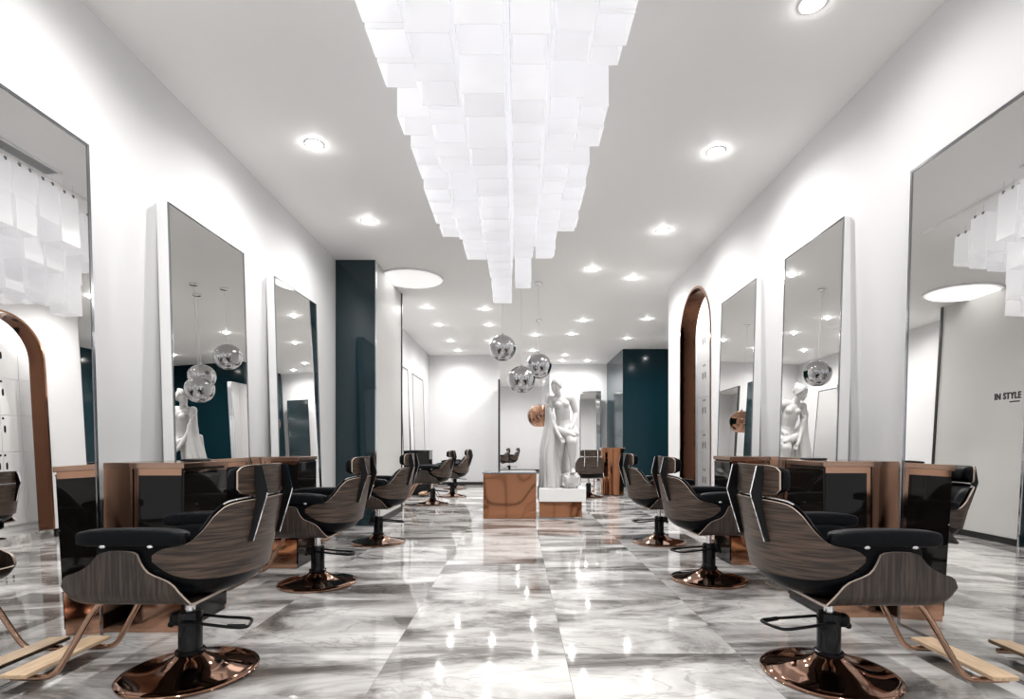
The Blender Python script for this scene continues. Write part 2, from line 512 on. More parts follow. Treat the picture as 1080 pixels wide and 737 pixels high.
for (x, y), lab in FILL_DL:
    o = copy_tree(dl0)
    o.location = (x, y, CEIL - 0.0005); o['label'] = lab; o['group'] = 'round ceiling downlights'
    spot(o, (0, 0, -0.012), W_DL)
for x, y in ((2.82, 8.3),):  # extra downlight added to brighten the lockers
    o = copy_tree(dl0)
    o.location = (x, y, CEIL - 0.0005); o['label'] = 'added fill downlight in front of the lockers behind the arch'; o['group'] = 'round ceiling downlights'
    spot(o, (0, 0, -0.012), W_DL * 0.4)

# disc light
dt = thing('disc_light', 'large flat round white ceiling light beside the white pillar', 'ceiling light', (-1.61, 8.07, CEIL))
bm = bmesh.new(); lathe(bm, [(0, -0.028), (0.44, -0.028), (0.462, -0.022), (0.462, -0.001)], 64)
obj('diffuser', bm, M['disc'], dt, True, 40)
bm = bmesh.new(); lathe(bm, [(0.463, -0.001), (0.463, -0.03), (0.482, -0.03), (0.482, -0.001)], 64)
obj('rim', bm, M['mirror_side'], dt, True, 40)
lamp(dt, (0, 0, -0.035), 2.0, 0.85, 170)

# ------------------------------------------------------------------ ceiling vents
def vent(x0, x1, y0, y1, lab):
    t = thing('ceiling_vent', lab, 'vent', ((x0 + x1) / 2, (y0 + y1) / 2, CEIL), 0, 'ceiling air vents')
    w, d = (x1 - x0) / 2, (y1 - y0) / 2
    bm = bmesh.new()
    box(bm, -w, w, -d, -d + 0.02, -0.014, -0.001); box(bm, -w, w, d - 0.02, d, -0.014, -0.001)
    box(bm, -w, -w + 0.02, -d + 0.02, d - 0.02, -0.014, -0.001); box(bm, w - 0.02, w, -d + 0.02, d - 0.02, -0.014, -0.001)
    obj('vent_frame', bm, M['mirror_side'], t)
    obj('duct_back', B_(-w + 0.02, w - 0.02, -d + 0.02, d - 0.02, -0.003, -0.001), M['dark'], t)
    n = max(4, int(2 * w / 0.03))
    bm = bmesh.new()
    for k in range(n):
        x = -w + 0.025 + (2 * w - 0.05) * (k + 0.5) / n
        box(bm, x - 0.005, x + 0.005, -d + 0.02, d - 0.02, -0.012, -0.003)
    obj('grille', bm, M['grille'], t)
vent(-0.75, -0.59, 3.0, 4.75, 'slatted ceiling vent left of the chandelier, seen in the left mirror')
vent(0.395, 0.56, 3.0, 4.7, 'slatted ceiling vent right of the chandelier, seen in the right mirror')

# ------------------------------------------------------------------ chandelier
ch = thing('chandelier', 'long stepped chandelier of hanging frosted white square acrylic tubes', 'chandelier', (0, 0, CEIL))
obj('ceiling_plate', B_(-0.57, 0.38, 1.2, 6.1, -0.035, -0.0005, bev=0.004), M['ceil'], ch)
COLS = [(-0.70, -0.505, 1.95, 4.98), (-0.485, -0.285, 1.76, 5.05), (-0.265, -0.045, 1.53, 5.3), (-0.039, 0.14, 1.56, 5.3), (0.16, 0.335, 1.77, 5.05), (0.355, 0.525, 1.99, 4.95)]
def lantern(x0, x1, y0, y1, hb, ht):
    """open square tube(s) of frosted sheet: an upper skirt and a slightly narrower lower one"""
    bm = bmesh.new()
    def sk(ax0, ax1, ay0, ay1, z0, z1):
        t = 0.003
        box(bm, ax0, ax1, ay0, ay0 + t, z0, z1); box(bm, ax0, ax1, ay1 - t, ay1, z0, z1)
        box(bm, ax0, ax0 + t, ay0 + t, ay1 - t, z0, z1); box(bm, ax1 - t, ax1, ay0 + t, ay1 - t, z0, z1)
    H = ht - hb
    if H > 0.5:
        ns = 2 if H < 0.75 else 3
        hh = H / ns
        for k in range(ns):
            g = 0.007 * k
            zt = ht - k * hh + (0.06 if k else 0)
            sk(x0 + g, x1 - g, y0 + g, y1 - g, ht - (k + 1) * hh, zt)
    else:
        sk(x0, x1, y0, y1, hb, ht)
    return bm
clip_bm = bmesh.new(); wire_bm = bmesh.new()
rnd = random.Random(11)
P_ = 0.215
def hang(ci, y0, hb, wide=1.0):
    x0, x1 = COLS[ci][0], COLS[ci][1]
    z1 = -0.11 - rnd.uniform(0, 0.03)
    obj('acrylic_tube', lantern(x0, x1, y0, y0 + P_ - 0.02, hb - 2.55, z1), M['acryl'], ch)
    for xx in (x0, x1):
        for yy in (y0 + 0.05, y0 + P_ - 0.07):
            box(clip_bm, xx - 0.007, xx + 0.007, yy - 0.008, yy + 0.008, z1 - 0.012, z1 + 0.014)
            tube(wire_bm, [(xx, yy, z1), (xx, yy, -0.034)], 0.0012, 5)
for ci, (x0, x1, hb, yend) in enumerate(COLS):
    y = yend - P_; k = 0
    while y > 2.05:
        h = hb + rnd.choice((0.0, 0.0, 0.06, 0.13, -0.06, 0.18))
        if k == 0: h = hb
        hang(ci, y, h)
        y -= P_; k += 1
for ci, y, h in ((2, 5.3, 1.47), (2, 5.52, 2.0), (3, 5.52, 2.02), (1, 5.28, 2.02), (4, 5.28, 2.05), (2, 5.74, 2.12), (3, 5.74, 2.12)):
    hang(ci, y, h)
obj('clips', clip_bm, M['darkchrome'], ch); obj('wires', wire_bm, M['cord'], ch)

# ------------------------------------------------------------------ tall mirrors
TILT = math.radians(1.7)
def tall_mirror(y0, y1, side, lab, group='tall mirrors leaning along the walls', H=2.79, xb=None, thick=0.08, name='standing_mirror', yaw=0.0, chrome=False, dark=False):
    """side -1: stands on the left wall facing +x ; side +1: right wall facing -x"""
    w = y1 - y0
    xf = xb if xb is not None else side * 2.33      # reflecting face at the foot
    t = thing(name, lab, 'mirror', (xf, (y0 + y1) / 2, 0.0), (0 if side > 0 else PI) - side * math.radians(yaw), group)
    # local: +x points to the wall, face at x = 0 ; lean back
    R = Matrix.Rotation(TILT, 4, 'Y')
    fr = 0.009 if not chrome else 0.016
    if dark: fr = 0.022
    bm = B_(0.005, thick, -w / 2 + 0.0005, w / 2 - 0.0005, 0.003, H - 0.0005); bm.transform(R)
    obj('backing_board', bm, M['steel'] if chrome else M['mirror_side'], t)
    bm = bmesh.new()
    box(bm, -0.004, 0.005, -w / 2, -w / 2 + fr, 0.002, H); box(bm, -0.004, 0.005, w / 2 - fr, w / 2, 0.002, H)
    box(bm, -0.004, 0.005, -w / 2 + fr, w / 2 - fr, H - fr, H); box(bm, -0.004, 0.005, -w / 2 + fr, w / 2 - fr, 0.002, fr)
    bm.transform(R)
    obj('frame', bm, M['dark'] if dark else M['darkchrome'], t)
    bm = B_(0.0, 0.005, -w / 2 + fr, w / 2 - fr, fr, H - fr); bm.transform(R)
    obj('mirror_glass', bm, M['mirror'], t)
    return t
tall_mirror(1.85, 2.98, -1, 'tall floor mirror at the left picture edge beside the first left chair', yaw=-0.4, thick=0.04, chrome=True)
tall_mirror(3.67, 4.66, -1, 'tall white-sided mirror on the left wall reflecting three silver globes', yaw=-0.9)
tall_mirror(5.27, 6.34, -1, 'tall white-sided mirror on the left wall next to the teal pillar', yaw=-0.6)
mr1 = tall_mirror(2.0, 3.27, 1, 'tall floor mirror at the right picture edge with small black lettering', yaw=0.9, thick=0.04, chrome=True)
tall_mirror(3.91, 4.81, 1, 'tall white-sided mirror on the right wall reflecting the statue', yaw=1.2)
tall_mirror(5.35, 6.30, 1, 'tall white-sided mirror on the right wall next to the arched opening', yaw=1.0)
tall_mirror(11.1, 11.8, -1, 'nearer of two slim mirrors on the far left wall behind the pillar', xb=-2.36, dark=True)
tall_mirror(12.3, 13.7, -1, 'farther of two slim mirrors on the far left wall near the back wall', xb=-2.36, dark=True)

# lettering decal on the right mirror
def text_mesh(s, size):
    cu = bpy.data.curves.new('txt', 'FONT'); cu.body = s; cu.size = size; cu.extrude = 0.0006; cu.offset = size * 0.028; cu.space_character = 1.12
    o = bpy.data.objects.new('txt', cu); COL.objects.link(o)
    bpy.context.view_layer.update()
    me = bpy.data.meshes.new_from_object(o.evaluated_get(bpy.context.evaluated_depsgraph_get()))
    bpy.data.objects.remove(o)
    bm = bmesh.new(); bm.from_mesh(me); bpy.data.meshes.remove(me)
    return bm
def decal(s, size, yl, zl, stretch=1.0):
    bm = text_mesh(s, size)
    xs = [v.co.x for v in bm.verts]; w = max(xs) - min(xs)
    # text x -> local -y (reads left to right for someone facing the glass), text y -> local z
    for v in bm.verts:
        v.co = Vector((-0.0012 - v.co.z, yl - (v.co.x * stretch), zl + v.co.y))
    bm.transform(Matrix.Rotation(TILT, 4, 'Y'))
    return bm
YC = (2.0 + 3.27) / 2
obj('lettering', decal('IN STYLE', 0.044, 2.64 - YC, 1.327, 0.74), M['dark'], mr1)
bm = bmesh.new(); box(bm, -0.0022, -0.001, 2.535 - YC, 2.555 - YC, 1.309, 1.315); box(bm, -0.0022, -0.001, 2.505 - YC, 2.53 - YC, 1.309, 1.315)
bm.transform(Matrix.Rotation(TILT, 4, 'Y')); obj('lettering_underline', bm, M['dark'], mr1)

# ------------------------------------------------------------------ consoles between the mirrors
def console(y0, y1, side, lab, far=False):
    xf = 1.96 if side > 0 else 1.97; xb = 2.44
    t = thing('console_cabinet', lab, 'cabinet', (side * 2.2, (y0 + y1) / 2, 0), 0 if side > 0 else PI, 'copper and black consoles between the mirrors')
    # local x: negative = towards the room
    MS = M['black'] if far else M['copperflat']
    a, b = xf - 2.2, xb - 2.2
    h = (y1 - y0) / 2
    near = -h if side > 0 else h         # local y of the end that looks at the camera
    s = -1 if side > 0 else 1
    H = 1.0
    obj('cabinet_body', B_(a + 0.012, b, -h + 0.012, h - 0.012, 0.0, H - 0.04), M['black'], t)
    obj('top', B_(a - 0.006, b, -h - 0.006, h + 0.006, H - 0.035, H, bev=0.003), M['black'] if far else M['tubec'], t)
    # end panels (both ends): copper stile by the wall, narrow strip, bronze glass
    for e in (-1, 1):
        ya, yb = sorted((e * (h - 0.012), e * h))
        obj('copper_stile', B_(b - 0.17, b, ya, yb, 0.26, H - 0.035), MS, t)
        obj('copper_stile', B_(b - 0.205, b - 0.18, ya, yb, 0.26, H - 0.035), MS, t)
        obj('top_rail', B_(a + 0.012, b - 0.205, ya, yb, H - 0.075, H - 0.035), MS, t)
        obj('glass_panel', B_(a + 0.012, b - 0.205, ya + 0.002, yb - 0.002, 0.26, H - 0.075), M['bronze'], t)
        obj('base_panel', B_(a + 0.012, b, ya, yb, 0.0, 0.255), MS, t)
    zs = [0.03, 0.26, 0.62, 0.955]
    for z0, z1 in zip(zs, zs[1:]):
        d = obj('drawer', B_(a, a + 0.012, -h + 0.006, h - 0.006, z0 + 0.003, z1 - 0.003, bev=0.0015), M['bronze'], t)
        obj('pull_strip', B_(a - 0.004, a, -h + 0.006, h - 0.006, z1 - 0.012, z1 - 0.004), M['rose'], d)
    return t
console(3.13, 3.60, -1, 'copper and black console between the first and second left mirrors')
console(4.76, 5.20, -1, 'copper and black console between the second and third left mirrors')
console(3.40, 3.86, 1, 'copper and black console between the first and second right mirrors')
console(4.90, 5.30, 1, 'copper and black console between the second and third right mirrors')
console(11.83, 12.27, -1, 'black console far back between the two slim mirrors on the left', True)
# small trays on the consoles
def tray(x, y, lab):
    bm = bmesh.new()
    squash(bm, 0, 0, 0.009, 0.06, 0.10, 0.009, 4.0, 28, 8)
    o = obj('tool_tray', bm, M['blackm'], None, True)
    o.location = (x, y, 1.0); tag(o, lab, 'tray', 'low trays on the consoles')
tray(-2.06, 3.40, 'low dark tray on the console by the first left chair')
tray(2.05, 3.68, 'low dark tray on the console by the first right chair')

# ------------------------------------------------------------------ styling chair  (local: +x = front, z = up)
PLAN = [(-0.02, 0.285), (-0.11, 0.288), (-0.20, 0.270), (-0.275, 0.205), (-0.322, 0.105), (-0.335, 0.0)]
PLANF = catmull([(a, b, 0) for a, b in PLAN] + [(a, -b, 0) for a, b in PLAN[-2::-1]], 6)   # 61 points
NP = len(PLANF)
TOPT = [(0, 0.628), (0.4, 0.652), (1, 0.668), (1.6, 0.680), (2.15, 0.732), (2.6, 0.806), (3.0, 0.843), (3.6, 0.855), (5, 0.859)]
BOTT = [(0, 0.602), (0.4, 0.575), (1, 0.545), (1.8, 0.527), (3, 0.518), (5, 0.515)]
def plan_idx(i):
    k = i / 6.0
    return k if k <= 5 else 10 - k
def plan_pt(i, z, inset=0.0):
    p = PLANF[i]
    t = (PLANF[min(i + 1, NP - 1)] - PLANF[max(i - 1, 0)]).normalized()
    n = Vector((t.y, -t.x, 0))          # sign fixed below
    c = Vector((-0.05, 0, 0))
    if n.dot(p - c) < 0: n = -n
    k = plan_idx(i)
    lean = 0.05 + 0.14 * min(1, k / 3.5)
    q = p + n * (lean * (z - 0.52) - inset)
    return Vector((q.x, q.y, z))

def chair_parts(t):
    # plywood back shell
    P = []
    for i in range(NP):
        k = plan_idx(i); zb, zt = lerp_table(BOTT, k), lerp_table(TOPT, k)
        P.append([plan_pt(i, zb + (zt - zb) * j / 10) for j in range(11)])
    bm = bmesh.new(); shell(bm, P, 0.011); obj('back_shell', bm, [M['walnut'], M['edge']], t, True, 40)
    # back cushion
    P2 = []
    for i in range(8, NP - 8):
        k = plan_idx(i); zt = lerp_table(TOPT, k) + 0.012; zb = 0.53
        row = []
        for j in range(13):
            v = j / 12
            z = zb + (zt - zb) * v
            row.append(plan_pt(i, min(z, zt), 0.016))
        P2.append(row)
    bm = bmesh.new()
    n = len(P2)
    ri = []
    for i, row in enumerate(P2):
        rr = []
        for j, p in enumerate(row):
            e = math.sqrt(max(0.0, 1 - abs(2 * j / 12 - 1) ** 5)) * math.sqrt(max(0.0, 1 - abs(2 * i / (n - 1) - 1) ** 8))
            c = Vector((0.05, 0, p.z)); d = (c - p).normalized()
            rr.append(p + d * (0.004 + 0.062 * e))
        ri.append(rr)
    A = [[bm.verts.new(p) for p in r] for r in P2]; Bq = [[bm.verts.new(p) for p in r] for r in ri]
    for i in range(n - 1):
        for j in range(12):
            bm.faces.new((A[i][j], A[i + 1][j], A[i + 1][j + 1], A[i][j + 1]))
            bm.faces.new((Bq[i][j], Bq[i][j + 1], Bq[i + 1][j + 1], Bq[i + 1][j]))
    for i in range(n - 1):
        bm.faces.new((A[i][0], Bq[i][0], Bq[i + 1][0], A[i + 1][0])); bm.faces.new((A[i][12], A[i + 1][12], Bq[i + 1][12], Bq[i][12]))
    for j in range(12):
        bm.faces.new((A[0][j], A[0][j + 1], Bq[0][j + 1], Bq[0][j])); bm.faces.new((A[-1][j], Bq[-1][j], Bq[-1][j + 1], A[-1][j + 1]))
    obj('back_cushion', bm, M['leather'], t, True, 60)
    # chrome piping along the top of the cushion
    bm = bmesh.new()
    tube(bm, [plan_pt(i, lerp_table(TOPT, plan_idx(i)) + 0.010, 0.010) for i in range(17, NP - 17)], 0.0045, 8)
    obj('top_piping', bm, M['chrome'], t, True)
    # black underside bowl between seat shell and back shell
    P = []
    KH = [(0.425, 0.50), (0.432, 0.62), (0.445, 0.74), (0.465, 0.835), (0.49, 0.90), (0.52, 0.945), (0.56, 0.965)]
    for i in range(NP):
        row = []
        for z, k in KH:
            p = PLANF[i]
            row.append(Vector((-0.02 + (p.x + 0.02) * k, p.y * min(1, k * 1.02), z)))
        P.append(row)
    bm = bmesh.new(); shell(bm, P, 0.008, 0, 0)
    obj('under_shell', bm, [M['leather']], t, True, 50)
    # plywood seat shell
    TOPF = [(-0.185, 0.424), (-0.15, 0.458), (-0.10, 0.512), (-0.05, 0.535), (-0.01, 0.552), (0.02, 0.585), (0.045, 0.638), (0.08, 0.648), (0.15, 0.649), (0.20, 0.638), (0.25, 0.584), (0.31, 0.553), (0.35, 0.540), (0.372, 0.524), (0.388, 0.490)]
    BOTF = [(-0.185, 0.418), (0.0, 0.418), (0.30, 0.420), (0.345, 0.430), (0.374, 0.450), (0.388, 0.480)]
    fs = [-0.185, -0.165, -0.14, -0.115, -0.09, -0.06, -0.03, -0.005, 0.012, 0.028, 0.042, 0.06, 0.09, 0.13, 0.17, 0.20, 0.22, 0.24, 0.265, 0.29, 0.315, 0.335, 0.352, 0.365, 0.376, 0.384, 0.388]
    P = []
    for f in fs:
        zt, zb = lerp_table(TOPF, f), lerp_table(BOTF, f)
        zt = max(zt, zb + 0.004)
        hw = 0.298 - 0.03 * max(0, (f - 0.25) / 0.135) ** 2
        row = []
        sideh = zt - zb
        cr = min(0.05, sideh * 0.7)
        pts = []
        for k in range(6): pts.append((hw, zt - (sideh - cr) * k / 5))
        for k in range(1, 6):
            a = PI / 2 * k / 5
            pts.append((hw - 0.05 + 0.05 * math.cos(a), zb + cr - cr * math.sin(a)))
        for k in range(1, 5): pts.append(((hw - 0.05) * (1 - k / 4), zb))
        full = pts + [(-a, b) for a, b in pts[-2::-1]]
        P.append([Vector((f, a, b)) for a, b in full])
    bm = bmesh.new(); shell(bm, P, 0.012)
    obj('seat_shell', bm, [M['walnutv'], M['edge']], t, True, 40)
    # seat cushion
    bm = bmesh.new(); squash(bm, 0.075, 0, 0.497, 0.305, 0.276, 0.063, 4.5, 36, 16)
    obj('seat_cushion', bm, M['leather'], t, True)
    # headrest
    def hr(a, b, f0, z0, nu=26, nv=8):
        P = []
        for i in range(nu + 1):
            s = (2 * i / nu - 1) * 0.988
            hb = b * (1 - abs(s) ** 6) ** (1 / 5.0)
            P.append([Vector((f0 + 1.25 * (a * s) ** 2, a * s, z0 + hb * (2 * j / nv - 1))) for j in range(nv + 1)])
        return P
    P = hr(0.215, 0.069, -0.392, 0.945)
    bm = bmesh.new(); shell(bm, P, -0.012)
    h = obj('headrest', bm, [M['walnut'], M['edge']], t, True, 40)
    P = hr(0.212, 0.067, -0.380, 0.945)
    bm = bmesh.new()
    nu, nv = len(P), len(P[0])
    Q = [[P[i][j] + Vector((0.012 + 0.055 * math.sqrt(max(0, 1 - abs(2 * j / (nv - 1) - 1) ** 4)) * math.sqrt(max(0, 1 - abs(2 * i / (nu - 1) - 1) ** 8)), 0, 0)) for j in range(nv)] for i in range(nu)]
    A = [[bm.verts.new(p) for p in r] for r in P]; Bq = [[bm.verts.new(p) for p in r] for r in Q]
    for i in range(nu - 1):
        for j in range(nv - 1):
            bm.faces.new((A[i][j], A[i + 1][j], A[i + 1][j + 1], A[i][j + 1])); bm.faces.new((Bq[i][j], Bq[i][j + 1], Bq[i + 1][j + 1], Bq[i + 1][j]))
        bm.faces.new((A[i][0], Bq[i][0], Bq[i + 1][0], A[i + 1][0])); bm.faces.new((A[i][-1], A[i + 1][-1], Bq[i + 1][-1], Bq[i][-1]))
    for j in range(nv - 1):
        bm.faces.new((A[0][j], A[0][j + 1], Bq[0][j + 1], Bq[0][j])); bm.faces.new((A[-1][j], Bq[-1][j], Bq[-1][j + 1], A[-1][j + 1]))
    obj('headrest_cushion', bm, M['leather'], h, True, 60)
    # brackets joining headrest and back
    for s in (-1, 1):
        y = s * 0.135
        bm = bmesh.new()
        path = [(-0.388, 1.008), (-0.416, 0.885), (-0.412, 0.865), (-0.352, 0.662)]
        rows = []
        for f, z in path:
            rows.append([bm.verts.new(p) for p in ((f - 0.022, y - 0.006, z), (f - 0.022, y + 0.006, z), (f + 0.028, y + 0.006, z), (f + 0.028, y - 0.006, z))])
        for a, b in zip(rows, rows[1:]):
            for k in range(4):
                fc = bm.faces.new((a[k], a[(k + 1) % 4], b[(k + 1) % 4], b[k])); fc.material_index = 1 if k == 0 else 0
        bm.faces.new(rows[0]); bm.faces.new(rows[-1][::-1])
        obj('bracket', bm, [M['blackm'], M['chrome']], t)
    # armrests
    for s in (-1, 1):
        bm = bmesh.new(); squash(bm, 0.07, s * 0.292, 0.703, 0.242, 0.042, 0.037, 4.5, 36, 14)
        for v in bm.verts:
            v.co.z += 0.012 * math.cos((v.co.x - 0.05) * 5) - 0.006
            v.co.y -= s * 0.25 * max(0, v.co.x - 0.1) ** 2
        a = obj('armrest', bm, M['leather'], t, True)
        bm = bmesh.new(); squash(bm, 0.06, s * 0.262, 0.60, 0.185, 0.022, 0.085, 4.5, 28, 12)
        obj('side_pad', bm, M['leather'], t, True)
        for f in (0.172, -0.03):
            bm = bmesh.new()
            bmesh.ops.create_uvsphere(bm, u_segments=14, v_segments=10, radius=0.011)
            for v in bm.verts: v.co = Vector((f + v.co.x * 1.3, s * (0.327) + v.co.y * 0.9, 0.672 + v.co.z * 0.8))
            obj('screw', bm, M['chrome'], a, True)
    # pedestal
    bm = bmesh.new(); lathe(bm, [(0, 0.28), (0.022, 0.28), (0.022, 0.405), (0.09, 0.405), (0.10, 0.41), (0.10, 0.42), (0, 0.42)], 28)
    obj('piston', bm, M['chrome'], t, True, 40)
    bm = bmesh.new()
    lathe(bm, [(0, 0.06), (0.052, 0.06), (0.052, 0.285), (0.048, 0.297), (0.040, 0.30), (0, 0.30)], 36)
    lathe(bm, [(0.052, 0.098), (0.064, 0.098), (0.066, 0.104), (0.066, 0.112), (0.060, 0.116), (0.052, 0.116)], 36)
    c = obj('column', bm, M['black'], t, True, 40)
    bm = bmesh.new()
    squash(bm, 0.062, 0, 0.262, 0.034, 0.03, 0.034, 2.6, 18, 12); squash(bm, 0.092, 0.0, 0.235, 0.013, 0.02, 0.016, 2.4, 14, 10)
    obj('pump_valve', bm, M['blackm'], c, True)
    bm = bmesh.new()
    tube(bm, [(0.0, 0.060, 0.262)] + catmull([(-0.05, 0.062, 0.260), (-0.24, 0.072, 0.243), (-0.292, 0.062, 0.240), (-0.30, 0.03, 0.239), (-0.275, -0.045, 0.240), (-0.235, -0.072, 0.240), (-0.14, -0.064, 0.248), (-0.04, -0.058, 0.260)], 5) + [(0.0, -0.05, 0.262)], 0.0075, 10)
    tube(bm, [(-0.292, 0.05, 0.241), (-0.215, 0.068, 0.246)], 0.0105, 10)
    obj('pump_lever', bm, M['blackm'], t, True, 60)
    bm = bmesh.new()
    lathe(bm, [(0, 0.0), (0.292, 0.0), (0.302, 0.004), (0.304, 0.012), (0.297, 0.019), (0.27, 0.025), (0.22, 0.033), (0.16, 0.046), (0.11, 0.063), (0.075, 0.084), (0.058, 0.098), (0.054, 0.10), (0, 0.10)], 72)
    obj('base_plate', bm, M['rose'], t, True, 50)
    # footrest
    for s in (-1, 1):
        bm = bmesh.new()
        pts = catmull([(0.16, s * 0.165, 0.403), (0.24, s * 0.165, 0.402), (0.30, s * 0.166, 0.388), (0.345, s * 0.17, 0.335), (0.43, s * 0.176, 0.185), (0.475, s * 0.18, 0.105), (0.505, s * 0.182, 0.07), (0.55, s * 0.184, 0.055), (0.69, s * 0.184, 0.052)], 5)
        tube(bm, pts, 0.0135, 12)
        obj('footrest_tube', bm, M['tubec'], t, True, 60)
    bm = B_(0.575, 0.69, -0.245, 0.245, 0.072, 0.092, bev=0.004)
    fp = obj('footrest_plate', bm, M['plate'], t)
    bm = bmesh.new()
    for s in (-1, 1): box(bm, 0.61, 0.65, s * 0.184 - 0.02, s * 0.184 + 0.02, 0.058, 0.073)
    obj('plate_mount', bm, M['blackm'], fp)

CHAIRS = [
    (-1.59, 2.58, PI, 'walnut shell salon chair nearest on the left, footrest at the left picture edge'),
    (-1.60, 4.25, PI, 'second walnut salon chair from the front in the left row'),
    (-1.585, 6.04, PI, 'third walnut salon chair in the left row, before the teal pillar'),
    (-1.60, 10.0, PI, 'salon chair just behind the white pillar, nearest of the far left three'),
    (-1.42, 11.55, PI, 'middle salon chair of the three beyond the white pillar'),
    (-1.62, 13.7, PI, 'farthest salon chair in the left row, in front of the back wall'),
    (1.50, 2.56, 0, 'walnut shell salon chair nearest on the right, footrest at the right picture edge'),
    (1.57, 4.36, 0, 'second walnut salon chair from the front in the right row'),
    (1.61, 6.04, 0, 'third walnut salon chair in the right row, left of the arch'),
    (1.52, 11.4, PI / 2, 'dark salon chair with its back turned, behind the white statue'),
    (-0.72, 20.6, PI, 'nearer of two tiny salon chairs in the far back room'),
    (-0.34, 21.7, PI, 'farther of two tiny salon chairs in the far back room'),
]
c0 = thing('salon_chair', 'x', 'chair')
chair_parts(c0)
for i, (x, y, rz, lab) in enumerate(CHAIRS):
    o = c0 if i == 0 else copy_tree(c0)
    o.location = (x, y, 0); o.rotation_euler = (0, 0, rz); o['label'] = lab; o['group'] = 'walnut and black salon chairs'

# ------------------------------------------------------------------ globe pendants
def globe(x, y, z, r, mat, lab):
    t = thing('pendant_globe', lab, 'pendant lamp', (x, y, CEIL), 0, 'mirrored globe pendants by the statue')
    zc = z - CEIL
    bm = bmesh.new()
    pr = []
    for k in range(33):
        a = PI / 2 - (PI * 0.885) * k / 32
        w = 1 + 0.012 * math.sin(5 * a)
        pr.append((max(0.0, r * math.cos(a) * w) if k else 0.0, zc + r * math.sin(a) * 0.97))
    e = pr[-1]
    pr += [(e[0] - 0.004, e[1] + 0.004), (e[0] * 1.15, e[1] + 0.05), (e[0] * 1.2, e[1] + 0.12), (0, e[1] + 0.2)]
    lathe(bm, pr, 48)
    obj('globe_shade', bm, mat, t, True, 60)
    bm = bmesh.new(); lathe(bm, [(0, 0), (0.06, 0), (0.06, -0.018), (0.05, -0.026), (0, -0.026)], 28)
    obj('ceiling_rose', bm, M['chrome'], t, True, 40)
    bm = bmesh.new(); tube(bm, [(0, 0, -0.02), (0, 0, zc + r * 0.96)], 0.0028, 6); obj('cord', bm, M['cord'], t)
    bm = bmesh.new(); lathe(bm, [(0, zc + r * 1.12), (0.014, zc + r * 1.11), (0.02, zc + r * 0.95), (0, zc + r * 0.95)], 18); obj('lamp_holder', bm, M['chrome'], t, True)
globe(-0.23, 8.1, 2.59, 0.205, M['globe'], 'highest silver mirrored globe pendant, left of the other two')
globe(0.325, 8.3, 2.345, 0.205, M['globe'], 'silver mirrored globe pendant nearest the statue head')
globe(0.055, 7.8, 2.075, 0.205, M['globe'], 'lowest silver mirrored globe pendant, in front of the others')
globe(0.43, 10.75, 1.70, 0.235, M['rose'], 'copper mirrored globe pendant hanging low behind the statue')

# slim standing mirrors seen edge on
def slab_mirror(x, y0, y1, H, thick, lab, fm='chrome'):
    t = thing('standing_mirror', lab, 'mirror', (x, (y0 + y1) / 2, 0), 0, 'tall mirrors leaning along the walls')
    d = (y1 - y0) / 2
    obj('frame', B_(-thick / 2, thick / 2, -d, d, 0, H, bev=0.004), M[fm], t)
    for s in (-1, 1):
        obj('mirror_glass', B_(*sorted((s * thick / 2, s * (thick / 2 + 0.003))), -d + 0.03, d - 0.03, 0.03, H - 0.03), M['mirror'], t)
    obj('foot', B_(-thick / 2 - 0.06, thick / 2 + 0.06, -d, d, 0, 0.02, bev=0.004), M['steel'], t)
slab_mirror(0.53, 9.4, 10.2, 2.42, 0.07, 'chrome standing mirror seen edge on, just behind the statue')
slab_mirror(-0.47, 13.4, 14.9, 2.78, 0.05, 'dark edged standing mirror seen edge on, at the end of the back wall', 'dark')
# mirror on the back wall behind the statue (faces the camera)
t = thing('standing_mirror', 'tall mirror leaning on the back wall behind the lone dark chair', 'mirror', (2.24, 16.3, 0), 0, 'tall mirrors leaning along the walls')
w, H = 0.32, 2.79
Rm = Matrix.Rotation(-TILT, 4, 'X')
bm = B_(-w, w, 0.006, 0.05, 0, H); bm.transform(Rm); obj('backing_board', bm, M['mirror_side'], t)
bm = bmesh.new(); box(bm, -w - 0.01, -w + 0.02, -0.006, 0.03, 0, H); box(bm, w - 0.02, w + 0.01, -0.006, 0.03, 0, H); box(bm, -w, w, -0.006, 0.03, H - 0.02, H)
bm.transform(Rm); obj('frame', bm, M['darkchrome'], t)
bm = B_(-w + 0.02, w - 0.02, 0, 0.005, 0.01, H - 0.02); bm.transform(Rm); obj('mirror_glass', bm, M['mirror'], t)

# ------------------------------------------------------------------ copper boxes, plinth, far cabinet
t = thing('copper_box', 'large square copper clad box standing left of the statue', 'display box', (-0.125, 8.35, 0))
obj('box_body', B_(-0.395, 0.405, -0.35, 0.35, 0.0, 0.68, bev=0.006), M['copper'], t)
obj('box_top', B_(-0.41, 0.41, -0.365, 0.365, 0.68, 0.70, bev=0.003), M['darkchrome'], t)
t = thing('copper_box', 'low copper clad base under the white statue plinth', 'display box', (0.65, 8.35, 0))
obj('base_body', B_(-0.325, 0.32, -0.33, 0.33, 0.0, 0.255, bev=0.005), M['copper'], t)
obj('base_plate', B_(-0.34, 0.33, -0.345, 0.345, 0.0, 0.018, bev=0.003), M['darkchrome'], t)
t = thing('copper_cabinet', 'upright curved copper cabinet in front of the teal block', 'cabinet', (2.12, 11.9, 0))
bm = bmesh.new()
prof = []
for k in range(13):
    a = PI * k / 12
    prof.append((0.24 * math.cos(a), -0.12 - 0.10 * math.sin(a)))
prof += [(-0.24, 0.22), (0.24, 0.22)]
lo = [bm.verts.new((x, y, 0.02)) for x, y in prof]; hi = [bm.verts.new((x, y, 1.04)) for x, y in prof]
bm.faces.new(lo[::-1]); bm.faces.new(hi)
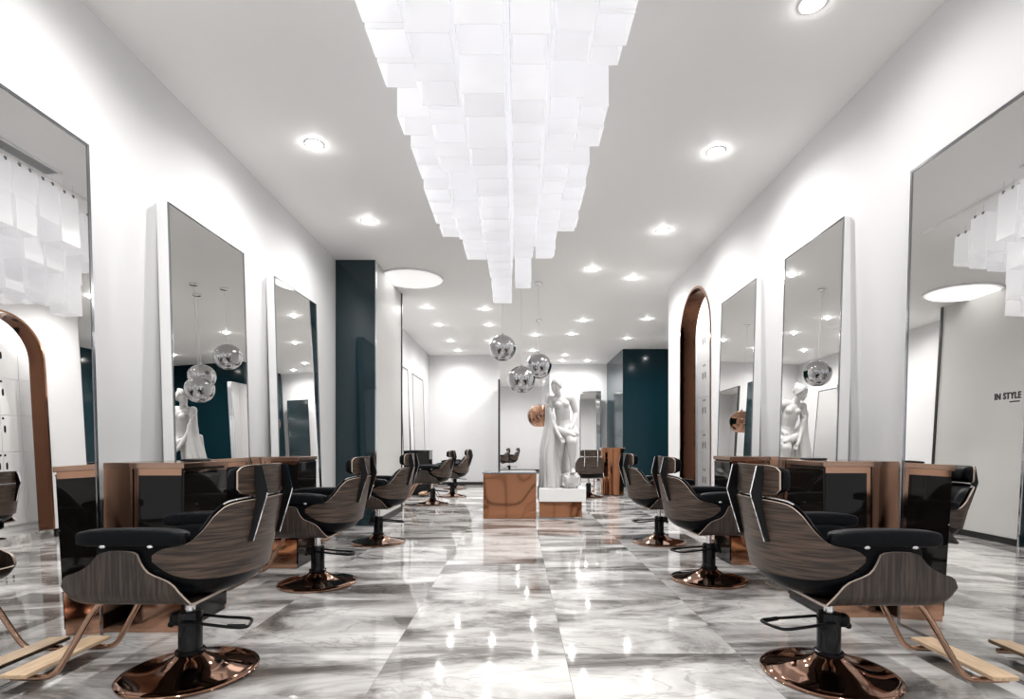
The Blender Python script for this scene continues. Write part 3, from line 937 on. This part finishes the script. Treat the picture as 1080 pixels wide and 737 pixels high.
for k in range(len(prof)):
    k2 = (k + 1) % len(prof); bm.faces.new((lo[k], lo[k2], hi[k2], hi[k]))
obj('cabinet_body', bm, M['copper'], t, True, 30)
obj('top', B_(-0.25, 0.25, -0.23, 0.23, 1.04, 1.06, bev=0.003), M['rose'], t)
obj('toe_kick', B_(-0.22, 0.22, -0.12, 0.2, 0.0, 0.02), M['dark'], t)

# ------------------------------------------------------------------ statue (generic draped classical figure)
SX, SY, SZ = 0.665, 8.33, 0.256
st = thing('statue', 'white marble statue of a draped woman with one raised knee', 'statue', (SX, SY, SZ), 0)
obj('plinth', B_(-0.345, 0.365, -0.33, 0.33, 0.0, 0.20, bev=0.006), M['plinth'], st)

def metab(elems, res=0.028, thr=0.1):
    """elems: list of (p0, p1, r0, r1) capsules -> union skin through voxel remesh"""
    bm = bmesh.new()
    for p0, p1, r0, r1 in elems:
        p0, p1 = Vector(p0), Vector(p1)
        n = 8
        pts = []; rad = []
        d = (p1 - p0); Ln = d.length; dn = d.normalized() if Ln > 1e-6 else Vector((0, 0, 1))
        for k in range(5):
            a = PI / 2 * k / 5
            pts.append(p0 - dn * r0 * math.cos(a)); rad.append(max(0.0015, r0 * math.sin(a)))
        for k in range(n + 1):
            pts.append(p0.lerp(p1, k / n)); rad.append(r0 + (r1 - r0) * k / n)
        for k in range(4, -1, -1):
            a = PI / 2 * k / 5
            pts.append(p1 + dn * r1 * math.cos(a)); rad.append(max(0.0015, r1 * math.sin(a)))
        tube(bm, pts, 0, 14, radii=rad)
    return bm
def ell(bm, c, r, rot=None):
    g = bmesh.ops.create_uvsphere(bm, u_segments=24, v_segments=16, radius=1.0)
    Mx = Matrix.Translation(Vector(c)) @ (rot or Matrix.Identity(4)) @ Matrix.Diagonal((*r, 1))
    bmesh.ops.transform(bm, matrix=Mx, verts=g['verts'])
def fuse(name, bm, mat, parent, voxel=0.012, smooth_it=4):
    bmesh.ops.recalc_face_normals(bm, faces=bm.faces)
    me = bpy.data.meshes.new('tmp'); bm.to_mesh(me); bm.free()
    o = bpy.data.objects.new('tmp', me); COL.objects.link(o)
    md = o.modifiers.new('r', 'REMESH'); md.mode = 'VOXEL'; md.voxel_size = voxel
    ms = o.modifiers.new('s', 'SMOOTH'); ms.factor = 0.5; ms.iterations = smooth_it
    bpy.context.view_layer.update()
    me2 = bpy.data.meshes.new_from_object(o.evaluated_get(bpy.context.evaluated_depsgraph_get()))
    bpy.data.objects.remove(o); bpy.data.meshes.remove(me)
    me2.name = name; me2.materials.clear(); me2.materials.append(mat)
    for p in me2.polygons: p.use_smooth = True
    return link(bpy.data.objects.new(name, me2), parent)

Z0 = 0.20
def S(x, y, z): return Vector((x, y, Z0 + z))      # y negative = towards the camera
body = metab([
    # torso
    (S(0.055, 0.05, 0.93), S(0.05, 0.03, 1.05), 0.145, 0.115),
    (S(0.05, 0.03, 1.05), S(0.035, 0.0, 1.18), 0.112, 0.122),
    (S(0.035, 0.0, 1.18), S(0.02, -0.02, 1.30), 0.125, 0.115),
    (S(-0.09, -0.02, 1.36), S(0.12, -0.02, 1.385), 0.075, 0.075),
    (S(-0.015, -0.025, 1.385), S(-0.052, -0.075, 1.51), 0.062, 0.05),
    # bust
    (S(-0.04, -0.10, 1.275), S(-0.04, -0.085, 1.29), 0.058, 0.05), (S(0.085, -0.10, 1.285), S(0.085, -0.085, 1.30), 0.058, 0.05),
    # left arm (picture left) reaching down to the raised knee
    (S(-0.155, -0.01, 1.375), S(-0.165, -0.05, 1.12), 0.062, 0.045),
    (S(-0.165, -0.05, 1.12), S(-0.05, -0.19, 0.84), 0.045, 0.028),
    (S(-0.05, -0.19, 0.84), S(-0.005, -0.225, 0.76), 0.03, 0.026),
    # right arm, hand on the cloth at the hip
    (S(0.18, -0.01, 1.39), S(0.255, 0.03, 1.15), 0.062, 0.046),
    (S(0.255, 0.03, 1.15), S(0.185, -0.12, 0.96), 0.045, 0.029),
    (S(0.185, -0.12, 0.96), S(0.15, -0.165, 0.92), 0.03, 0.026),
    # raised leg
    (S(0.12, -0.02, 0.88), S(0.165, -0.26, 0.70), 0.115, 0.078),
    (S(0.165, -0.26, 0.70), S(0.17, -0.23, 0.50), 0.072, 0.066),
    (S(0.17, -0.23, 0.50), S(0.175, -0.19, 0.30), 0.063, 0.038),
    (S(0.175, -0.19, 0.275), S(0.158, -0.33, 0.246), 0.040, 0.024), (S(0.185, -0.20, 0.262), S(0.185, -0.325, 0.244), 0.034, 0.022),
    # standing leg
    (S(0.0, 0.05, 0.90), S(-0.035, -0.01, 0.50), 0.115, 0.075),
    (S(-0.035, -0.01, 0.50), S(-0.05, 0.04, 0.08), 0.07, 0.042),
    (S(-0.05, 0.03, 0.035), S(-0.075, -0.13, 0.022), 0.038, 0.026), (S(-0.04, 0.02, 0.03), S(-0.045, -0.13, 0.020), 0.034, 0.022),
] + [
    # fingers, hand at the knee
    (S(-0.012 + 0.016 * k, -0.235, 0.755), S(0.005 + 0.016 * k, -0.262 + 0.004 * k, 0.70 - 0.006 * abs(1.5 - k) * 2), 0.0105, 0.008) for k in range(4)
] + [(S(-0.03, -0.22, 0.78), S(0.03, -0.26, 0.765), 0.011, 0.009)] + [
    # fingers, hand at the hip
    (S(0.15 + 0.016 * (k - 1.5), -0.175, 0.915), S(0.125 + 0.016 * (k - 1.5), -0.20, 0.865 + 0.005 * abs(1.5 - k)), 0.0105, 0.008) for k in range(4)
] + [(S(0.165, -0.165, 0.94), S(0.118, -0.195, 0.925), 0.011, 0.009)])
# head, bowed and turned to the picture left
HR = Matrix.Translation(S(-0.066, -0.115, 1.575)) @ Matrix.Rotation(math.radians(-26), 4, 'Z') @ Matrix.Rotation(math.radians(12), 4, 'Y') @ Matrix.Rotation(math.radians(22), 4, 'X')
def hell(c, r): ell(body, (0, 0, 0), (1, 1, 1)) if False else _hell(body, c, r)
def _hell(bm, c, r):
    g = bmesh.ops.create_uvsphere(bm, u_segments=22, v_segments=14, radius=1.0)
    bmesh.ops.transform(bm, matrix=HR @ Matrix.Translation(Vector(c)) @ Matrix.Diagonal((*r, 1)), verts=g['verts'])
_hell(body, (0, 0.01, 0.02), (0.078, 0.095, 0.098)); _hell(body, (0, -0.035, -0.055), (0.056, 0.055, 0.065))
_hell(body, (0, -0.065, -0.098), (0.026, 0.024, 0.022)); _hell(body, (0, -0.098, -0.022), (0.0115, 0.02, 0.034))
_hell(body, (0, -0.082, -0.066), (0.024, 0.014, 0.009)); _hell(body, (0, -0.078, -0.080), (0.020, 0.014, 0.008))
_hell(body, (0, -0.074, 0.02), (0.058, 0.02, 0.012))
for s in (-1, 1):
    _hell(body, (s * 0.04, -0.06, -0.035), (0.024, 0.024, 0.028)); _hell(body, (s * 0.031, -0.074, 0.0), (0.015, 0.012, 0.009))
    _hell(body, (s * 0.078, 0.01, -0.01), (0.012, 0.024, 0.034))
fuse('figure', body, M['marble'], st, 0.0085, 5)
# hair: waves and a knot
hair = bmesh.new()
_hell(hair, (0, 0.026, 0.034), (0.087, 0.088, 0.090))
for s in (-1, 1):
    for k in range(6):
        a = 0.25 + 0.27 * k
        _hell(hair, (s * 0.080 * math.sin(a), 0.012 - 0.078 * math.cos(a), 0.075 - 0.020 * k), (0.021, 0.020, 0.019))
        _hell(hair, (s * 0.072 * math.sin(a), 0.02 - 0.068 * math.cos(a), 0.098 - 0.018 * k), (0.020, 0.020, 0.018))
_hell(hair, (0.0, 0.10, 0.085), (0.036, 0.034, 0.034)); _hell(hair, (0.02, 0.075, 0.115), (0.024, 0.024, 0.024))
_hell(hair, (0.0, 0.085, 0.0), (0.055, 0.045, 0.055))
fuse('hair', hair, M['marble'], st, 0.0085, 3)
# drapery: swag over the thigh and a long fall on the picture left
dr = metab([
    (S(-0.12, -0.05, 0.93), S(0.08, -0.19, 0.84), 0.05, 0.06), (S(0.08, -0.19, 0.84), S(0.235, -0.14, 0.83), 0.06, 0.05),
    (S(0.235, -0.14, 0.83), S(0.215, 0.08, 0.93), 0.05, 0.06), (S(-0.12, -0.03, 0.95), S(0.2, 0.14, 0.95), 0.05, 0.05),
    (S(-0.03, -0.14, 0.90), S(0.19, -0.27, 0.80), 0.035, 0.03), (S(0.02, -0.15, 0.86), S(0.22, -0.24, 0.75), 0.03, 0.025),
])
r2 = random.Random(5)
def fold(top, bot, r0, r1, sway=0.02):
    n = 9
    for k in range(n):
        a = top.lerp(bot, k / n); b = top.lerp(bot, (k + 1) / n)
        w0, w1 = math.sin(k * 0.9) * sway, math.sin((k + 1) * 0.9) * sway
        e = metab([(a + Vector((w0, 0, 0)), b + Vector((w1, 0, 0)), r0 + (r1 - r0) * k / n, r0 + (r1 - r0) * (k + 1) / n)])
        me = bpy.data.meshes.new('t'); e.to_mesh(me); e.free(); dr.from_mesh(me); bpy.data.meshes.remove(me)
for i in range(12):
    u = i / 11
    fold(S(-0.21 + 0.15 * u, -0.03 - 0.09 * math.sin(u * PI) + 0.05 * u, 1.30 - 0.36 * u), S(-0.335 + 0.31 * u, -0.03 - 0.20 * math.sin(u * PI * 0.9) + r2.uniform(-0.02, 0.02), 0.025), 0.021 + 0.012 * (i % 2), 0.024 + 0.026 * (i % 2), 0.02)
for i in range(7):
    u = i / 6
    fold(S(-0.17 + 0.26 * u, 0.10 + 0.03 * math.sin(u * PI), 0.95), S(-0.27 + 0.40 * u, 0.13 + 0.04 * math.sin(u * PI), 0.03), 0.045, 0.05, 0.012)
fuse('drapery', dr, M['marble'], st, 0.010, 2)
# rock under the raised foot
rk = bmesh.new()
bmesh.ops.create_icosphere(rk, subdivisions=4, radius=1.0)
for v in rk.verts:
    p = v.co.copy()
    q = Vector((math.copysign(abs(p.x) ** 0.55, p.x), math.copysign(abs(p.y) ** 0.6, p.y), math.copysign(abs(p.z) ** 0.5, p.z)))
    nn = noise.noise(p * 2.3) * 0.22 + noise.noise(p * 5) * 0.12 + abs(noise.noise(p * 9)) * 0.08
    v.co = Vector((0.15 + q.x * 0.135 * (1 + nn), -0.15 + q.y * 0.175 * (1 + nn), Z0 + 0.113 + q.z * 0.113 * (1 + nn * 0.5)))
    v.co.z = max(v.co.z, Z0 - 0.003)
obj('rock', rk, M['marble'], st, True, 50)

# ------------------------------------------------------------------ lockers behind the arch
lk = thing('locker_bank', 'bank of white lockers with black handles behind the copper arch', 'locker', (2.95, 8.72, 0.12))
NC, NR, DW, DH = 7, 5, 0.318, 0.55
obj('locker_body', B_(0.02, 0.48, -NC * DW, 0.0, 0.0, 0.10 + NR * DH + 0.03), M['locker'], lk)
dpro = None
for c in range(NC):
    for r in range(NR):
        y1 = -c * DW; z0 = 0.10 + r * DH
        if dpro is None:
            dpro = obj('door', B_(0, 0.02, -DW + 0.003, -0.003, 0.003, DH - 0.003, bev=0.002), M['locker'], lk)
            hb = bmesh.new(); squash(hb, 0.0, 0, 0, 0.003, 0.017, 0.055, 3.0, 16, 12)
            hd = obj('handle', hb, M['blackm'], dpro, True)
            kb = bmesh.new(); squash(kb, 0.0, 0, 0, 0.003, 0.018, 0.018, 2.2, 16, 10)
            kn = obj('lock', kb, M['blackm'], dpro, True)
            d = dpro
        else:
            d = dpro.copy(); COL.objects.link(d); d.parent = lk
            hd = hd.copy(); COL.objects.link(hd); hd.parent = d
            kn = kn.copy(); COL.objects.link(kn); kn.parent = d
        d.location = (0, y1, z0)
        e = -DW + 0.055 if c % 2 == 0 else -0.055
        hd.location = (0, e, DH * 0.62); kn.location = (0, e + (0.02 if c % 2 else -0.02), DH * 0.91)

# ------------------------------------------------------------------ world, camera, colour management
w = bpy.data.worlds.new('world'); scene.world = w; w.use_nodes = True
bg = w.node_tree.nodes['Background']
bg.inputs['Color'].default_value = (0.92, 0.96, 1.0, 1); bg.inputs['Strength'].default_value = 0.45

cam = bpy.data.cameras.new('camera'); co = bpy.data.objects.new('camera', cam); COL.objects.link(co)
co.location = (0, 0, 1.1); co.rotation_euler = (PI / 2, 0, 0)
cam.sensor_width = 36; cam.lens = 560 / 1080 * 36
cam.shift_x = -6 / 1080; cam.shift_y = 101.5 / 1080
cam.clip_start = 0.05; cam.clip_end = 100
scene.camera = co
vs = scene.view_settings
vs.view_transform = 'Standard'; vs.look = 'None'; vs.gamma = 1.0; vs.use_curve_mapping = False
vs.exposure = 0.84
cy = scene.cycles
cy.max_bounces = 12; cy.diffuse_bounces = 5; cy.glossy_bounces = 8; cy.transmission_bounces = 8; cy.transparent_max_bounces = 12
cy.sample_clamp_indirect = 6.0
cy.caustics_reflective = False; cy.caustics_refractive = False
cy.use_denoising = True
